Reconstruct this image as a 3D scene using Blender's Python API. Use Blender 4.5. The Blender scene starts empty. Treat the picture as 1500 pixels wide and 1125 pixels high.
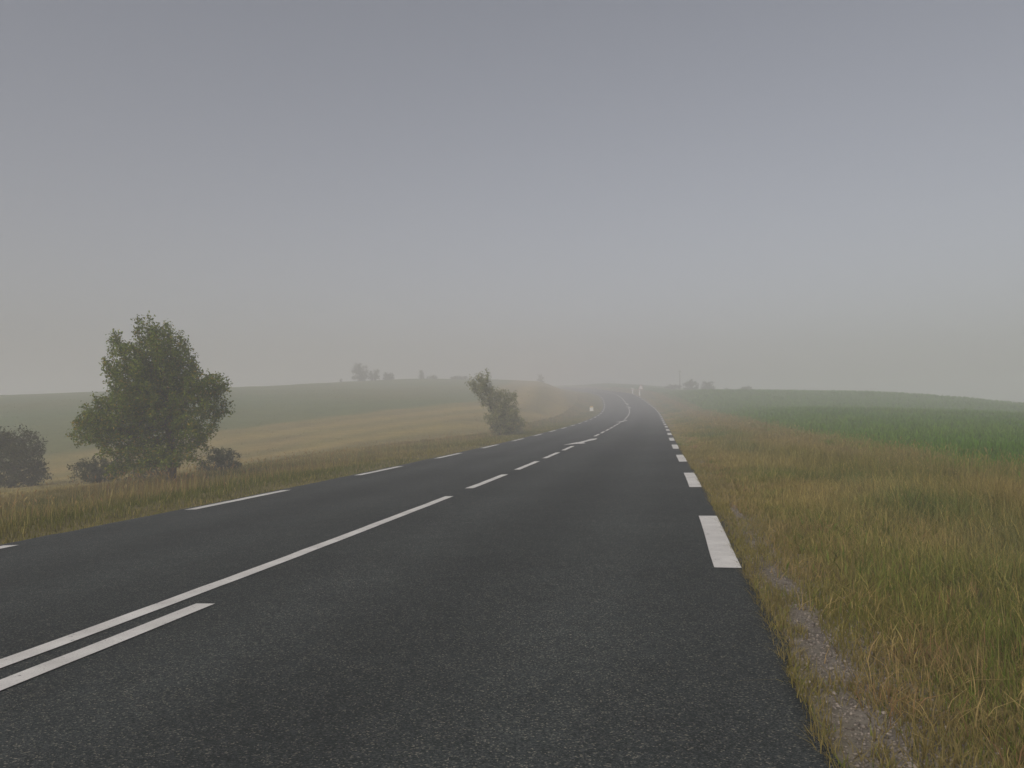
import bpy, math, random
import numpy as np

# ---------------------------------------------------------------- camera, world, sun, exposure
sc = bpy.context.scene
COL = sc.collection
CAM_H = 1.209
PITCH = math.atan((601.43 - 562.5) / 1200.0)
cam_data = bpy.data.cameras.new('camera')
cam_data.sensor_width = 36.0
cam_data.lens = 28.8
cam_data.clip_start = 0.05
cam_data.clip_end = 6000.0
cam = bpy.data.objects.new('camera', cam_data)
cam.location = (0, 0, CAM_H)
cam.rotation_euler = (math.pi / 2 + PITCH, 0, 0)
COL.objects.link(cam)
sc.camera = cam

SUN_EL = math.radians(38)
SUN_AZ = math.radians(-146)          # measured from +Y, positive towards +X : behind and to the left
world = bpy.data.worlds.new('World')
sc.world = world
world.use_nodes = True
wn = world.node_tree
sky = wn.nodes.new('ShaderNodeTexSky')
sky.sky_type = 'NISHITA'
sky.sun_disc = False
sky.sun_elevation = SUN_EL
sky.sun_rotation = SUN_AZ
sky.air_density = 1.0
sky.dust_density = 3.0
sky.ozone_density = 1.0
bg = wn.nodes['Background']
bg.inputs['Strength'].default_value = 0.09
hs = wn.nodes.new('ShaderNodeHueSaturation')        # a hazy, washed-out blue
hs.inputs['Saturation'].default_value = 0.40
wn.links.new(sky.outputs['Color'], hs.inputs['Color'])
wt = wn.nodes.new('ShaderNodeMix'); wt.data_type = 'RGBA'; wt.blend_type = 'MULTIPLY'
wt.inputs[0].default_value = 1.0; wt.inputs[7].default_value = (1.02, 0.985, 1.0, 1)
wn.links.new(hs.outputs['Color'], wt.inputs[6])
wn.links.new(wt.outputs[2], bg.inputs['Color'])

sun_data = bpy.data.lights.new('sun', 'SUN')
sun_data.energy = 1.5
sun_data.angle = math.radians(16)
sun_data.color = (1.0, 0.945, 0.875)
sun = bpy.data.objects.new('sun', sun_data)
sd = (math.sin(SUN_AZ) * math.cos(SUN_EL), math.cos(SUN_AZ) * math.cos(SUN_EL), math.sin(SUN_EL))
from mathutils import Vector
sun.rotation_euler = Vector(sd).to_track_quat('Z', 'Y').to_euler()
sun.location = (sd[0] * 60, sd[1] * 60, sd[2] * 60)
COL.objects.link(sun)

HAZE_DENSITY = 0.0077
sc.view_settings.view_transform = 'Standard'
sc.view_settings.look = 'None'
sc.view_settings.exposure = 0.0
sc.view_settings.gamma = 1.0
sc.view_settings.use_curve_mapping = False
sc.render.engine = 'CYCLES'
sc.cycles.max_bounces = 8
sc.cycles.diffuse_bounces = 3
sc.cycles.glossy_bounces = 2
sc.cycles.transmission_bounces = 4
sc.cycles.volume_bounces = 4
sc.cycles.transparent_max_bounces = 8
sc.cycles.use_denoising = True
sc.cycles.sample_clamp_indirect = 6.0
sc.cycles.use_adaptive_sampling = True
sc.cycles.adaptive_threshold = 0.015

# ---------------------------------------------------------------- helpers
rng = np.random.default_rng(7)


def vnoise(x, y, seed=0):
    """smooth value noise on a unit lattice, 0..1"""
    x = np.asarray(x, float); y = np.asarray(y, float)
    xi = np.floor(x).astype(np.int64); yi = np.floor(y).astype(np.int64)
    fx = x - xi; fy = y - yi
    fx = fx * fx * (3 - 2 * fx); fy = fy * fy * (3 - 2 * fy)

    def h(a, b):
        n = (a * 374761393 + b * 668265263 + seed * 974634777) & 0x7fffffff
        n = ((n ^ (n >> 13)) * 1274126177) & 0x7fffffff
        n = (n ^ (n >> 16)) & 0xffff
        return n / 65535.0
    return ((h(xi, yi) * (1 - fx) + h(xi + 1, yi) * fx) * (1 - fy)
            + (h(xi, yi + 1) * (1 - fx) + h(xi + 1, yi + 1) * fx) * fy)


def fbm(x, y, seed=0, o=3):
    t = 0; a = 0.5; n = 0
    for k in range(o):
        t = t + a * vnoise(x * 2 ** k, y * 2 ** k, seed + k); n += a; a *= 0.5
    return t / n


def smooth(a, b, x):
    t = np.clip((x - a) / (b - a), 0, 1)
    return t * t * (3 - 2 * t)


def mesh_obj(name, V, Fc, mat, parent=None, col=None, smooth_shade=False):
    V = np.asarray(V, np.float32).reshape(-1, 3)
    Fc = np.asarray(Fc, np.int32)
    k = Fc.shape[1]
    me = bpy.data.meshes.new(name)
    me.vertices.add(len(V)); me.vertices.foreach_set('co', V.ravel())
    me.loops.add(Fc.size); me.loops.foreach_set('vertex_index', Fc.ravel())
    me.polygons.add(len(Fc))
    me.polygons.foreach_set('loop_start', np.arange(0, Fc.size, k, dtype=np.int32))
    me.polygons.foreach_set('loop_total', np.full(len(Fc), k, np.int32))
    if smooth_shade:
        me.polygons.foreach_set('use_smooth', np.ones(len(Fc), bool))
    if col is not None:
        ca = me.color_attributes.new('Col', 'FLOAT_COLOR', 'POINT')
        c = np.ones((len(V), 4), np.float32); c[:, :3] = col
        ca.data.foreach_set('color', c.ravel())
    me.update(calc_edges=True)
    me.validate()
    if mat: me.materials.append(mat)
    o = bpy.data.objects.new(name, me)
    COL.objects.link(o)
    if parent is not None: o.parent = parent
    return o


def poly_obj(name, V, faces, mat, parent=None, smooth_shade=False):
    me = bpy.data.meshes.new(name)
    me.from_pydata([tuple(map(float, v)) for v in V], [], faces)
    if smooth_shade:
        for p in me.polygons: p.use_smooth = True
    me.update()
    if mat: me.materials.append(mat)
    o = bpy.data.objects.new(name, me)
    COL.objects.link(o)
    if parent is not None: o.parent = parent
    return o


def empty(name, loc, rz=0.0):
    o = bpy.data.objects.new(name, None)
    o.empty_display_size = 0.2
    o.location = loc; o.rotation_euler = (0, 0, rz)
    COL.objects.link(o)
    return o


def tag(o, label=None, cat=None, group=None, kind=None):
    if label: o['label'] = label
    if cat: o['category'] = cat
    if group: o['group'] = group
    if kind: o['kind'] = kind
    return o


class Nodes:
    def __init__(self, name):
        self.m = bpy.data.materials.new(name); self.m.use_nodes = True
        self.t = self.m.node_tree; self.n = self.t.nodes
        self.b = self.n['Principled BSDF']
        self.b.inputs['Specular IOR Level'].default_value = 0.3

    def add(self, typ, **kw):
        x = self.n.new(typ)
        for k, v in kw.items(): setattr(x, k, v)
        return x

    def link(self, a, b): self.t.links.new(a, b)

    def noise(self, vec, scale, detail=4, rough=0.6):
        x = self.add('ShaderNodeTexNoise'); x.inputs['Scale'].default_value = scale
        x.inputs['Detail'].default_value = detail; x.inputs['Roughness'].default_value = rough
        if vec is not None: self.link(vec, x.inputs['Vector'])
        return x.outputs['Fac']

    def ramp(self, fac, stops):
        r = self.add('ShaderNodeValToRGB'); e = r.color_ramp.elements
        while len(e) < len(stops): e.new(0.5)
        for i, (p, c) in enumerate(stops):
            e[i].position = p
            e[i].color = (c[0], c[1], c[2], 1) if not isinstance(c, (int, float)) else (c, c, c, 1)
        self.link(fac, r.inputs['Fac']); return r.outputs['Color']

    def mix(self, fac, a, b, mode='MIX'):
        x = self.add('ShaderNodeMix', data_type='RGBA', blend_type=mode)
        for sock, v in ((x.inputs[0], fac), (x.inputs[6], a), (x.inputs[7], b)):
            if hasattr(v, 'is_linked'): self.link(v, sock)
            elif isinstance(v, (int, float)): sock.default_value = v
            else: sock.default_value = (v[0], v[1], v[2], 1)
        return x.outputs[2]

    def bump(self, h, strength, dist):
        x = self.add('ShaderNodeBump'); x.inputs['Strength'].default_value = strength
        x.inputs['Distance'].default_value = dist
        self.link(h, x.inputs['Height']); self.link(x.outputs['Normal'], self.b.inputs['Normal'])


def plain(name, c, rough=0.6, var=0.15, scale=8.0, metal=0.0):
    N = Nodes(name)
    pos = N.add('ShaderNodeTexCoord').outputs['Object']
    f = N.noise(pos, scale, 5)
    N.link(N.ramp(f, [(0.25, [v * (1 - var) for v in c]), (0.75, [min(1, v * (1 + var)) for v in c])]), N.b.inputs['Base Color'])
    N.b.inputs['Roughness'].default_value = rough
    N.b.inputs['Metallic'].default_value = metal
    return N.m


def leafy(name, rough=0.65, trans=0.35, tint=(1, 1, 1)):
    """foliage: colour from the blade or leaf attribute, some light through the blade"""
    N = Nodes(name)
    a = N.add('ShaderNodeAttribute', attribute_name='Col')
    c = N.mix(1.0, a.outputs['Color'], tint, 'MULTIPLY')
    N.link(c, N.b.inputs['Base Color'])
    N.b.inputs['Roughness'].default_value = rough
    N.b.inputs['Specular IOR Level'].default_value = 0.2
    tr = N.add('ShaderNodeBsdfTranslucent'); N.link(c, tr.inputs['Color'])
    ms = N.add('ShaderNodeMixShader'); ms.inputs[0].default_value = trans
    N.link(N.b.outputs[0], ms.inputs[1]); N.link(tr.outputs[0], ms.inputs[2])
    N.link(ms.outputs[0], N.n['Material Output'].inputs['Surface'])
    return N.m


# ---------------------------------------------------------------- road alignment
KS = np.array([0, 20, 40, 60, 80, 100, 120, 140, 160, 180, 210.])
TH = np.array([0.21646, 0.17707, 0.17649, 0.17133, 0.16996, 0.15537, 0.12951, 0.10753, 0.07799, 0.0147, -0.04425])
EL = np.array([0.03497, -0.07235, -0.05309, 0.08516, 0.31173, 0.75745, 1.41803, 2.34397, 3.55342, 4.76273, 5.9724])
BKS = np.array([0, 40, 80, 120, 170.])
BKV = np.array([0.04222, 0.03582, 0.03382, 0.03142, 0.03115])
LANE = 3.523


def spline(k, v, s):
    n = len(k); A = np.zeros((n, n)); b = np.zeros(n); A[0, 0] = A[-1, -1] = 1; h = np.diff(k)
    for i in range(1, n - 1):
        A[i, i - 1] = h[i - 1]; A[i, i] = 2 * (h[i - 1] + h[i]); A[i, i + 1] = h[i]
        b[i] = 6 * ((v[i + 1] - v[i]) / h[i] - (v[i] - v[i - 1]) / h[i - 1])
    m = np.linalg.solve(A, b); i = np.clip(np.searchsorted(k, s) - 1, 0, n - 2)
    t = s - k[i]; u = k[i + 1] - s
    return m[i] * u ** 3 / (6 * h[i]) + m[i + 1] * t ** 3 / (6 * h[i]) + (v[i] / h[i] - m[i] * h[i] / 6) * u + (v[i + 1] / h[i] - m[i + 1] * h[i] / 6) * t


SS = np.arange(-60, 620.01, 0.5)
in_s = np.clip(SS, 0, 210)
TT = spline(KS, TH, in_s)
TT = np.where(SS > 210, TH[-1] - 0.0021 * np.minimum(SS - 210, 160), TT)
EE = spline(KS, EL, in_s)
EE = np.where(SS > 210, EL[-1] + 5.5 * (1 - np.exp(-np.maximum(SS - 210, 0) / 90.0)), EE)
BB = spline(BKS, BKV, np.clip(SS, 0, 170))
i0 = int(np.argmin(np.abs(SS)))
tm = (TT[1:] + TT[:-1]) / 2
CX = np.concatenate([[0], np.cumsum(np.sin(tm) * 0.5)]); CX += -3.91354 - CX[i0]
CY = np.concatenate([[0], np.cumsum(np.cos(tm) * 0.5)]); CY += -3.0 - CY[i0]


def road_xy(s, d):
    t = np.interp(s, SS, TT)
    return np.interp(s, SS, CX) + d * np.cos(t), np.interp(s, SS, CY) - d * np.sin(t)


def road_z(s, d):
    return np.interp(s, SS, EE) + d * np.interp(s, SS, BB) + 0.04 * np.clip(1 - (d / 3.5) ** 2, -0.15, 1)


# ---------------------------------------------------------------- terrain
def W(px, py, depth):
    """a surveyed terrain point, from bearing, elevation and distance"""
    return ((px - 750) / 1200 * depth, depth, CAM_H + (601.4 - py) / 1200 * depth)


CP = [
    (-10.0, 24, -0.85), (-14, 14, -1.0), (-22, 38, -2.1), (-40, 40, -1.6), (-26, 22, -1.7), (-30, 5, -1.5),
    (-14, -15, -0.9), (-40, -30, -1.2),
    W(320, 634, 58), W(450, 668, 36), W(600, 645, 44), W(480, 606, 75), W(640, 622, 60), W(700, 587, 95), W(800, 601, 95),
    W(130, 620, 62), W(-150, 625, 62),
    W(0, 579.5, 112), W(-250, 590, 108), W(130, 577, 118), W(330, 569, 135), W(510, 559, 165), W(620, 555, 185), W(700, 555, 192),
    W(780, 563, 178), W(825, 567, 178), W(790, 558.5, 225), W(850, 561, 235), W(880, 560, 260),
    W(0, 587, 175), W(330, 581, 200), W(510, 570, 240), W(700, 565, 265), W(-250, 600, 170),
    (5.5, 12, -0.02), (7.5, 9, 0.0), (6, -10, 0.1), (25, -15, 0.1),
    W(1100, 628, 40), W(1300, 642, 30), W(1500, 655, 24), W(1100, 600, 72), W(1300, 601, 62), W(1500, 615, 50),
    W(1030, 573, 185), W(1100, 574, 155), W(1200, 573.5, 142), W(1350, 578, 118), W(1500, 597, 92), W(1750, 620, 76),
    W(980, 569, 215), W(1100, 583, 220), W(1200, 584, 205), W(1350, 590, 175), W(1500, 603, 145), W(1750, 625, 125),
]
CP = np.array(CP)


def tps_fit(P, lam=6.0):
    n = len(P); d = np.linalg.norm(P[:, None, :2] - P[None, :, :2], axis=2) + 1e-9
    K = d * d * np.log(d) + lam * np.eye(n) * 10
    A = np.zeros((n + 3, n + 3)); A[:n, :n] = K; A[:n, n] = 1; A[:n, n + 1:] = P[:, :2]
    A[n, :n] = 1; A[n + 1:, :n] = P[:, :2].T
    return np.linalg.solve(A, np.concatenate([P[:, 2], np.zeros(3)]))


TW = tps_fit(CP)


def tps(x, y):
    x = np.asarray(x, float); sh = x.shape; X = x.ravel(); Y = np.asarray(y, float).ravel()
    out = np.empty(len(X))
    for a in range(0, len(X), 40000):
        d = np.sqrt((X[a:a + 40000, None] - CP[None, :, 0]) ** 2 + (Y[a:a + 40000, None] - CP[None, :, 1]) ** 2) + 1e-9
        out[a:a + 40000] = (d * d * np.log(d)) @ TW[:-3] + TW[-3] + TW[-2] * X[a:a + 40000] + TW[-1] * Y[a:a + 40000]
    return out.reshape(sh)


EDGE_R, EDGE_L = 3.66, -3.74


def ground_z(s, d):
    s = np.asarray(s, float); d = np.asarray(d, float)
    x, y = road_xy(s, d)
    zr = road_z(s, d)
    # beside the asphalt: a level strip a little below the road, then the land
    zr = zr - 0.012 - 0.043 * smooth(3.6, 4.2, np.abs(d))
    zv = np.where(d > 0, road_z(s, np.minimum(d, 4.2)) - 0.055 + 0.02 * (d - 4.2), road_z(s, np.maximum(d, -5.2)) - 0.055 - 0.10 * np.maximum(0, -d - 5.2))
    zt = tps(x, y)
    r = np.hypot(x, y)
    far = smooth(225, 330, r)
    zt = zt * (1 - far) + far * (np.interp(s, SS, EE) + np.where(d < 0, 1.2 * smooth(5, 40, -d) - 11.0 * smooth(60, 190, -d), 1.2 * smooth(6, 18, d) * (1 - smooth(20, 50, d)) - 6.0 * smooth(25, 120, d)))
    wl = np.where(d > 0, smooth(5.0, 14, d), smooth(5.2, 13, -d))
    wn_ = np.where(d > 0, wl, smooth(4.3, 15.0, -d)); k_ = smooth(100, 150, s); wl = wl * (1 - k_) + wn_ * k_
    z = np.where(np.abs(d) < 4.2, zr, zv * (1 - wl) + zt * wl)
    z = z + (fbm(x * 0.9, y * 0.9, 3) - 0.5) * 0.10 * smooth(4.3, 6.5, np.abs(d)) + (fbm(x * 0.09, y * 0.09, 8) - 0.5) * 0.5 * smooth(12, 40, np.abs(d))
    z = np.where((d < EDGE_R - 0.12) & (d > EDGE_L + 0.12), z - 0.06, z)
    return z


def nearest_sd(x, y):
    """station and offset of a point, by iteration"""
    s = np.asarray(y, float) + 3.0
    for _ in range(12):
        cx = np.interp(s, SS, CX); cy = np.interp(s, SS, CY); t = np.interp(s, SS, TT)
        s = s + (x - cx) * np.sin(t) + (y - cy) * np.cos(t)
        s = np.clip(s, -60, 620)
    cx = np.interp(s, SS, CX); cy = np.interp(s, SS, CY); t = np.interp(s, SS, TT)
    return s, (x - cx) * np.cos(t) - (y - cy) * np.sin(t)


def gz_xy(x, y):
    s, d = nearest_sd(np.array([x]), np.array([y]))
    return float(ground_z(s, d)[0])


CROP_D = 8.0


def field_line(x, y):
    """signed distance-like value across the left field: > 0 is the green upper field"""
    # a straight boundary through two surveyed points
    ax, ay = W(60, 690, 46)[:2]; bx, by = W(700, 585, 96)[:2]
    L = math.hypot(bx - ax, by - ay)
    a = -((x - ax) * (by - ay) - (y - ay) * (bx - ax)) / L
    cx, cy = W(738, 556, 150)[:2]; L2 = math.hypot(cx - bx, cy - by)
    b = -((x - bx) * (cy - by) - (y - by) * (cx - bx)) / L2
    return np.minimum(a, b)


def ground_colour(s, d, x, y):
    n1 = fbm(x * 0.35, y * 0.35, 11); n2 = fbm(x * 1.7, y * 1.7, 21); n3 = fbm(x * 0.06, y * 0.06, 31)
    soil = np.stack([0.150 + 0.06 * n2, 0.118 + 0.05 * n2, 0.070 + 0.03 * n2], -1)
    crop = np.stack([0.066 + 0.03 * n1, 0.132 + 0.035 * n1, 0.015 + 0.010 * n1], -1)
    fl = field_line(x, y)
    # swaths left by the mower run along the boundary
    st = np.sin(fl * 2 * math.pi / 5.2 + 1.6 * n3) * 0.5 + 0.5
    st = st * (0.35 + 0.65 * fbm(x * 0.05 + 7, y * 0.05, 41))
    hay = np.stack([0.235 + 0.13 * st + 0.06 * (n1 - .5), 0.195 + 0.080 * st + 0.06 * (n1 - .5), 0.068 + 0.030 * st], -1)
    green = np.stack([0.112 + 0.06 * (n3 - .5) + 0.03 * n1, 0.140 + 0.03 * n1, 0.042 + 0.02 * n1], -1)
    k = smooth(-1.2, 1.2, fl + (n1 - .5) * 2.0)[..., None]
    # a tan strip right on the boundary
    left = hay * (1 - k) + green * k
    right_k = smooth(CROP_D - 0.5, CROP_D + 0.5, d)[..., None]
    verge = soil * 0.6 + np.array([0.065, 0.060, 0.012])
    near = 1 - smooth(40, 60, s); farv = smooth(85, 125, s)
    lk = (smooth(6.0, 8.5, -d) * (1 - near) * (1 - farv) + smooth(8.0, 13.0, -d) * near + smooth(4.2, 6.0, -d) * farv)[..., None]
    c = np.where(d[..., None] > 0, verge * (1 - right_k) + crop * right_k, verge * (1 - lk) + left * lk)
    # bare gritty strip along the asphalt
    g = (smooth(3.55, 3.75, d) * (1 - smooth(3.95, 4.2, d + 0.35 * (n2 - .5))))[..., None]
    c = c * (1 - g) + np.array([0.225, 0.20, 0.165]) * (0.75 + 0.5 * n2[..., None]) * g
    return c


def ground_material():
    N = Nodes('ground_soil')
    pos = N.add('ShaderNodeNewGeometry').outputs['Position']
    a = N.add('ShaderNodeAttribute', attribute_name='Col').outputs['Color']
    f = N.noise(pos, 9.0, 6, 0.7)
    f2 = N.noise(pos, 0.8, 5, 0.65)
    c = N.mix(1.0, a, N.ramp(f, [(0.25, 0.62), (0.8, 1.35)]), 'MULTIPLY')
    c = N.mix(1.0, c, N.ramp(f2, [(0.3, 0.82), (0.75, 1.18)]), 'MULTIPLY')
    N.link(c, N.b.inputs['Base Color'])
    N.b.inputs['Roughness'].default_value = 0.95
    N.b.inputs['Specular IOR Level'].default_value = 0.1
    N.bump(N.noise(pos, 25.0, 6, 0.75), 0.6, 0.03)
    return N.m


def stations(a, b, near_step, grow, c=0.0):
    out = [a]
    while out[-1] < b:
        out.append(out[-1] + near_step + grow * max(0.0, abs(out[-1] - c) - 10))
    return np.array(out)


s_g = np.concatenate([-stations(0, 56, 0.6, 0.02)[::-1][:-1], stations(0, 610, 0.45, 0.014)])
s_g = np.clip(s_g, -60, 620)
dr = stations(3.5, 12, 0.16, 0.05, -9)
dr = np.concatenate([np.arange(3.5, 9, 0.17), stations(9, 420, 0.4, 0.05, 0)])
dl = -np.concatenate([np.arange(3.5, 9, 0.22), stations(9, 420, 0.4, 0.05, 0)])[::-1]
d_g = np.concatenate([dl, np.array([-3.0, -1.5, 0, 1.5, 3.0]), dr])
Sg, Dg = np.meshgrid(s_g, d_g, indexing='ij')
Xg, Yg = road_xy(Sg, Dg)
Zg = ground_z(Sg, Dg)
Cg = ground_colour(Sg, Dg, Xg, Yg)
ns, nd = Sg.shape
idx = np.arange(ns * nd).reshape(ns, nd)
quads = np.stack([idx[:-1, :-1], idx[:-1, 1:], idx[1:, 1:], idx[1:, :-1]], -1).reshape(-1, 4)
ground = mesh_obj('ground', np.stack([Xg, Yg, Zg], -1), quads, ground_material(), col=Cg.reshape(-1, 3), smooth_shade=True)
tag(ground, kind='structure')


# ---------------------------------------------------------------- road sheet
def asphalt_material():
    N = Nodes('asphalt')
    pos = N.add('ShaderNodeNewGeometry').outputs['Position']
    v = N.add('ShaderNodeTexVoronoi'); v.inputs['Scale'].default_value = 180.0; N.link(pos, v.inputs['Vector'])
    sep = N.add('ShaderNodeSeparateColor'); N.link(v.outputs['Color'], sep.inputs[0])
    grain = N.ramp(sep.outputs[0], [(0.0, (0.0165, 0.0205, 0.0200)), (0.55, (0.0395, 0.0470, 0.0455)), (0.91, (0.083, 0.089, 0.083)), (0.985, (0.23, 0.21, 0.165))])
    big = N.noise(pos, 0.35, 4, 0.6)
    mid = N.noise(pos, 6.0, 4, 0.6)
    c = N.mix(1.0, grain, N.ramp(big, [(0.3, 0.82), (0.7, 1.15)]), 'MULTIPLY')
    c = N.mix(1.0, c, N.ramp(mid, [(0.3, 0.88), (0.7, 1.12)]), 'MULTIPLY')
    c = N.mix(1.0, c, N.add('ShaderNodeAttribute', attribute_name='Col').outputs['Color'], 'MULTIPLY')
    N.link(c, N.b.inputs['Base Color'])
    N.b.inputs['Roughness'].default_value = 0.82
    N.b.inputs['Specular IOR Level'].default_value = 0.25
    N.bump(v.outputs['Distance'], 0.55, 0.008)
    return N.m


s_r = np.concatenate([np.arange(-58, 0, 0.5), np.arange(0, 30, 0.15), np.arange(30, 80, 0.4), np.arange(80, 600, 1.0)])
dn = np.concatenate([[EDGE_L, EDGE_L + 0.1], np.arange(-3.4, 3.45, 0.2), [EDGE_R - 0.1, EDGE_R]])
Sr, Dr = np.meshgrid(s_r, dn, indexing='ij')
jr = (fbm(s_r * 1.8, s_r * 0 + 3, 5) - 0.5) * 0.09 + (vnoise(s_r * 7, s_r * 0, 6) - 0.5) * 0.04
jl = (fbm(s_r * 1.8, s_r * 0 + 9, 15) - 0.5) * 0.09 + (vnoise(s_r * 7, s_r * 0, 16) - 0.5) * 0.04
Dr[:, -1] += jr; Dr[:, 0] += jl
Xr, Yr = road_xy(Sr, Dr); Zr = road_z(Sr, Dr)
# turned-down ragged edge
lowL = np.stack([Xr[:, 0], Yr[:, 0], Zr[:, 0] - 0.08], -1)[:, None]; lowR = np.stack([Xr[:, -1], Yr[:, -1], Zr[:, -1] - 0.08], -1)[:, None]
Vr = np.concatenate([lowL, np.stack([Xr, Yr, Zr], -1), lowR], 1)
ns, nd = Vr.shape[:2]
idx = np.arange(ns * nd).reshape(ns, nd)
quads = np.stack([idx[:-1, :-1], idx[:-1, 1:], idx[1:, 1:], idx[1:, :-1]], -1).reshape(-1, 4)
Dw = np.concatenate([Dr[:, :1], Dr, Dr[:, -1:]], 1); Sw = np.repeat(s_r[:, None], nd, 1)
wear = sum(np.exp(-((np.abs(Dw) - c) / 0.34) ** 2) for c in (0.95, 2.65))
wear = 0.93 + 0.20 * wear * (0.6 + 0.8 * fbm(Sw * 0.12, Dw * 0.6, 71)) - 0.10 * np.exp(-((np.abs(Dw) - 1.8) / 0.3) ** 2) + 0.10 * (fbm(Sw * 0.25, Dw * 0.8, 72) - 0.5)
wear = wear + 0.25 * smooth(3.5, 3.7, np.abs(Dw)) * fbm(Sw * 1.5, Dw, 73)
road = mesh_obj('road', Vr, quads, asphalt_material(), col=np.repeat(wear.reshape(-1, 1), 3, 1))
tag(road, kind='structure')


# ---------------------------------------------------------------- painted markings (children of the road)
def paint_material():
    N = Nodes('road_paint')
    pos = N.add('ShaderNodeNewGeometry').outputs['Position']
    f = N.noise(pos, 22.0, 8, 0.8)
    g = N.noise(pos, 3.0, 4, 0.6)
    white = N.ramp(g, [(0.3, (0.58, 0.56, 0.52)), (0.7, (0.78, 0.76, 0.71))])
    chips = N.ramp(f, [(0.35, 1.0), (0.40, 0.0)])
    grit = N.noise(pos, 160.0, 3, 0.6)
    white = N.mix(1.0, white, N.ramp(grit, [(0.3, 0.80), (0.6, 1.05)]), 'MULTIPLY')
    N.link(N.mix(chips, white, (0.07, 0.07, 0.066)), N.b.inputs['Base Color'])
    N.b.inputs['Roughness'].default_value = 0.75
    N.bump(grit, 0.4, 0.004)
    return N.m


PAINT = paint_material()


def strip(name, s0, s1, dc, w, step=0.5, skew=0.0):
    n = max(2, int(math.ceil((s1 - s0) / step)) + 1)
    s = np.linspace(s0, s1, n)
    dcv = dc(s) if callable(dc) else np.full(n, dc)
    jit = (vnoise(s * 3, s * 0 + dcv, 77) - 0.5) * 0.012
    a = np.stack([*road_xy(s, dcv - w / 2 + jit), road_z(s, dcv - w / 2) + 0.005], -1)
    b = np.stack([*road_xy(s, dcv + w / 2 + jit * 0.6), road_z(s, dcv + w / 2) + 0.005], -1)
    V = np.stack([a, b], 1).reshape(-1, 3)
    i = np.arange(n - 1) * 2
    return mesh_obj(name, V, np.stack([i, i + 1, i + 3, i + 2], -1), PAINT, road)


def own_arc(dv):
    s = SS[SS >= 0]; x, y = road_xy(s, dv); z = road_z(s, dv)
    a = np.concatenate([[0], np.cumsum(np.sqrt(np.diff(x) ** 2 + np.diff(y) ** 2 + np.diff(z) ** 2))])
    return lambda q: float(np.interp(q, a, s)) if q >= 0 else q


arcR, arcL, arcC = own_arc(LANE), own_arc(-LANE), own_arc(0.0)
for k in range(-3, 30):
    a = 9.68 + 6.5 * k
    strip('edge_line_dash', arcR(a), arcR(a + 3.0), LANE, 0.185)
for k in range(-3, 30):
    a = 14.12 + 6.5 * k
    strip('edge_line_dash', arcL(a), arcL(a + (3.0 if k >= 0 else 3.3)), -LANE + 0.02, 0.19)
strip('centre_line', -50, arcC(15.0), lambda s: 0.105 - 0.04 * smooth(8, 15, s), 0.125, 0.25)
strip('centre_line', -50, 8.25, 0.375, 0.125, 0.25)
for k in range(0, 28):
    if k in (4, 5, 13, 14, 25, 26): continue
    a = 16.27 + 4.333 * k
    strip('centre_line_dash', arcC(a), arcC(a + 3.0), 0.05, 0.135)
strip('centre_line', 143.0, 330, 0.05, 0.15, 1.0)


def arrow(s0, sgn):
    pts = [(33.36, -0.42), (34.1, -0.02), (34.3, 0.30), (34.62, 0.30), (35.35, 0.14), (38.1, 0.44), (39.3, 0.40), (38.96, 0.16), (35.75, -0.04), (35.5, -0.15)]
    P = []
    for s, d in pts:
        s = s0 + sgn * (s - 33.36) + (0 if sgn > 0 else 6.0); d = d * 1.0
        x, y = road_xy(s, d); P.append((float(x), float(y), float(road_z(s, d)) + 0.009))
    f = list(range(len(P)))
    poly_obj('direction_arrow', P, [f if sgn > 0 else f[::-1]], PAINT, road)


for s0, sg in ((33.36, 1), (72.3, 1), (122.5, -1), (136.0, -1)):
    arrow(s0, sg)


# ---------------------------------------------------------------- grass and crop
def blades(s, d, h, w, col_lo, col_hi, lean=0.35, seg=3, seed=1, tipcol=None):
    """one tapering, bending blade for each station/offset pair -> verts, tris, colours"""
    r = np.random.default_rng(seed)
    n = len(s)
    x, y = road_xy(s, d); z = ground_z(s, d) - 0.01
    ang = r.uniform(0, 2 * math.pi, n); la = r.uniform(0, 2 * math.pi, n)
    lm = np.abs(r.normal(0, lean, n)) * h
    ts = np.linspace(0, 1, seg + 1)
    V = np.empty((n, 2 * seg + 1, 3)); Cc = np.empty((n, 2 * seg + 1, 3))
    k = 0
    for j, t in enumerate(ts):
        cx = x + np.cos(la) * lm * t ** 1.8; cy = y + np.sin(la) * lm * t ** 1.8
        cz = z + h * (t - 0.18 * (lm / h) * t * t)
        ww = w * (1 - 0.75 * t) * 0.5
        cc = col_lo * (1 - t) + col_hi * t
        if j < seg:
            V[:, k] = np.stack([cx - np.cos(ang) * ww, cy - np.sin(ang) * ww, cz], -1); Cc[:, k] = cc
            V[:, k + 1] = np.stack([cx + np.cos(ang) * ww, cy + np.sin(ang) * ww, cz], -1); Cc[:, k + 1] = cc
            k += 2
        else:
            V[:, k] = np.stack([cx, cy, cz], -1); Cc[:, k] = cc
    T = []
    for j in range(seg - 1):
        T += [(2 * j, 2 * j + 1, 2 * j + 3), (2 * j, 2 * j + 3, 2 * j + 2)]
    T.append((2 * seg - 2, 2 * seg - 1, 2 * seg))
    T = (np.arange(n)[:, None, None] * (2 * seg + 1) + np.array(T)[None]).reshape(-1, 3)
    return V.reshape(-1, 3), T, Cc.reshape(-1, 3)


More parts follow.
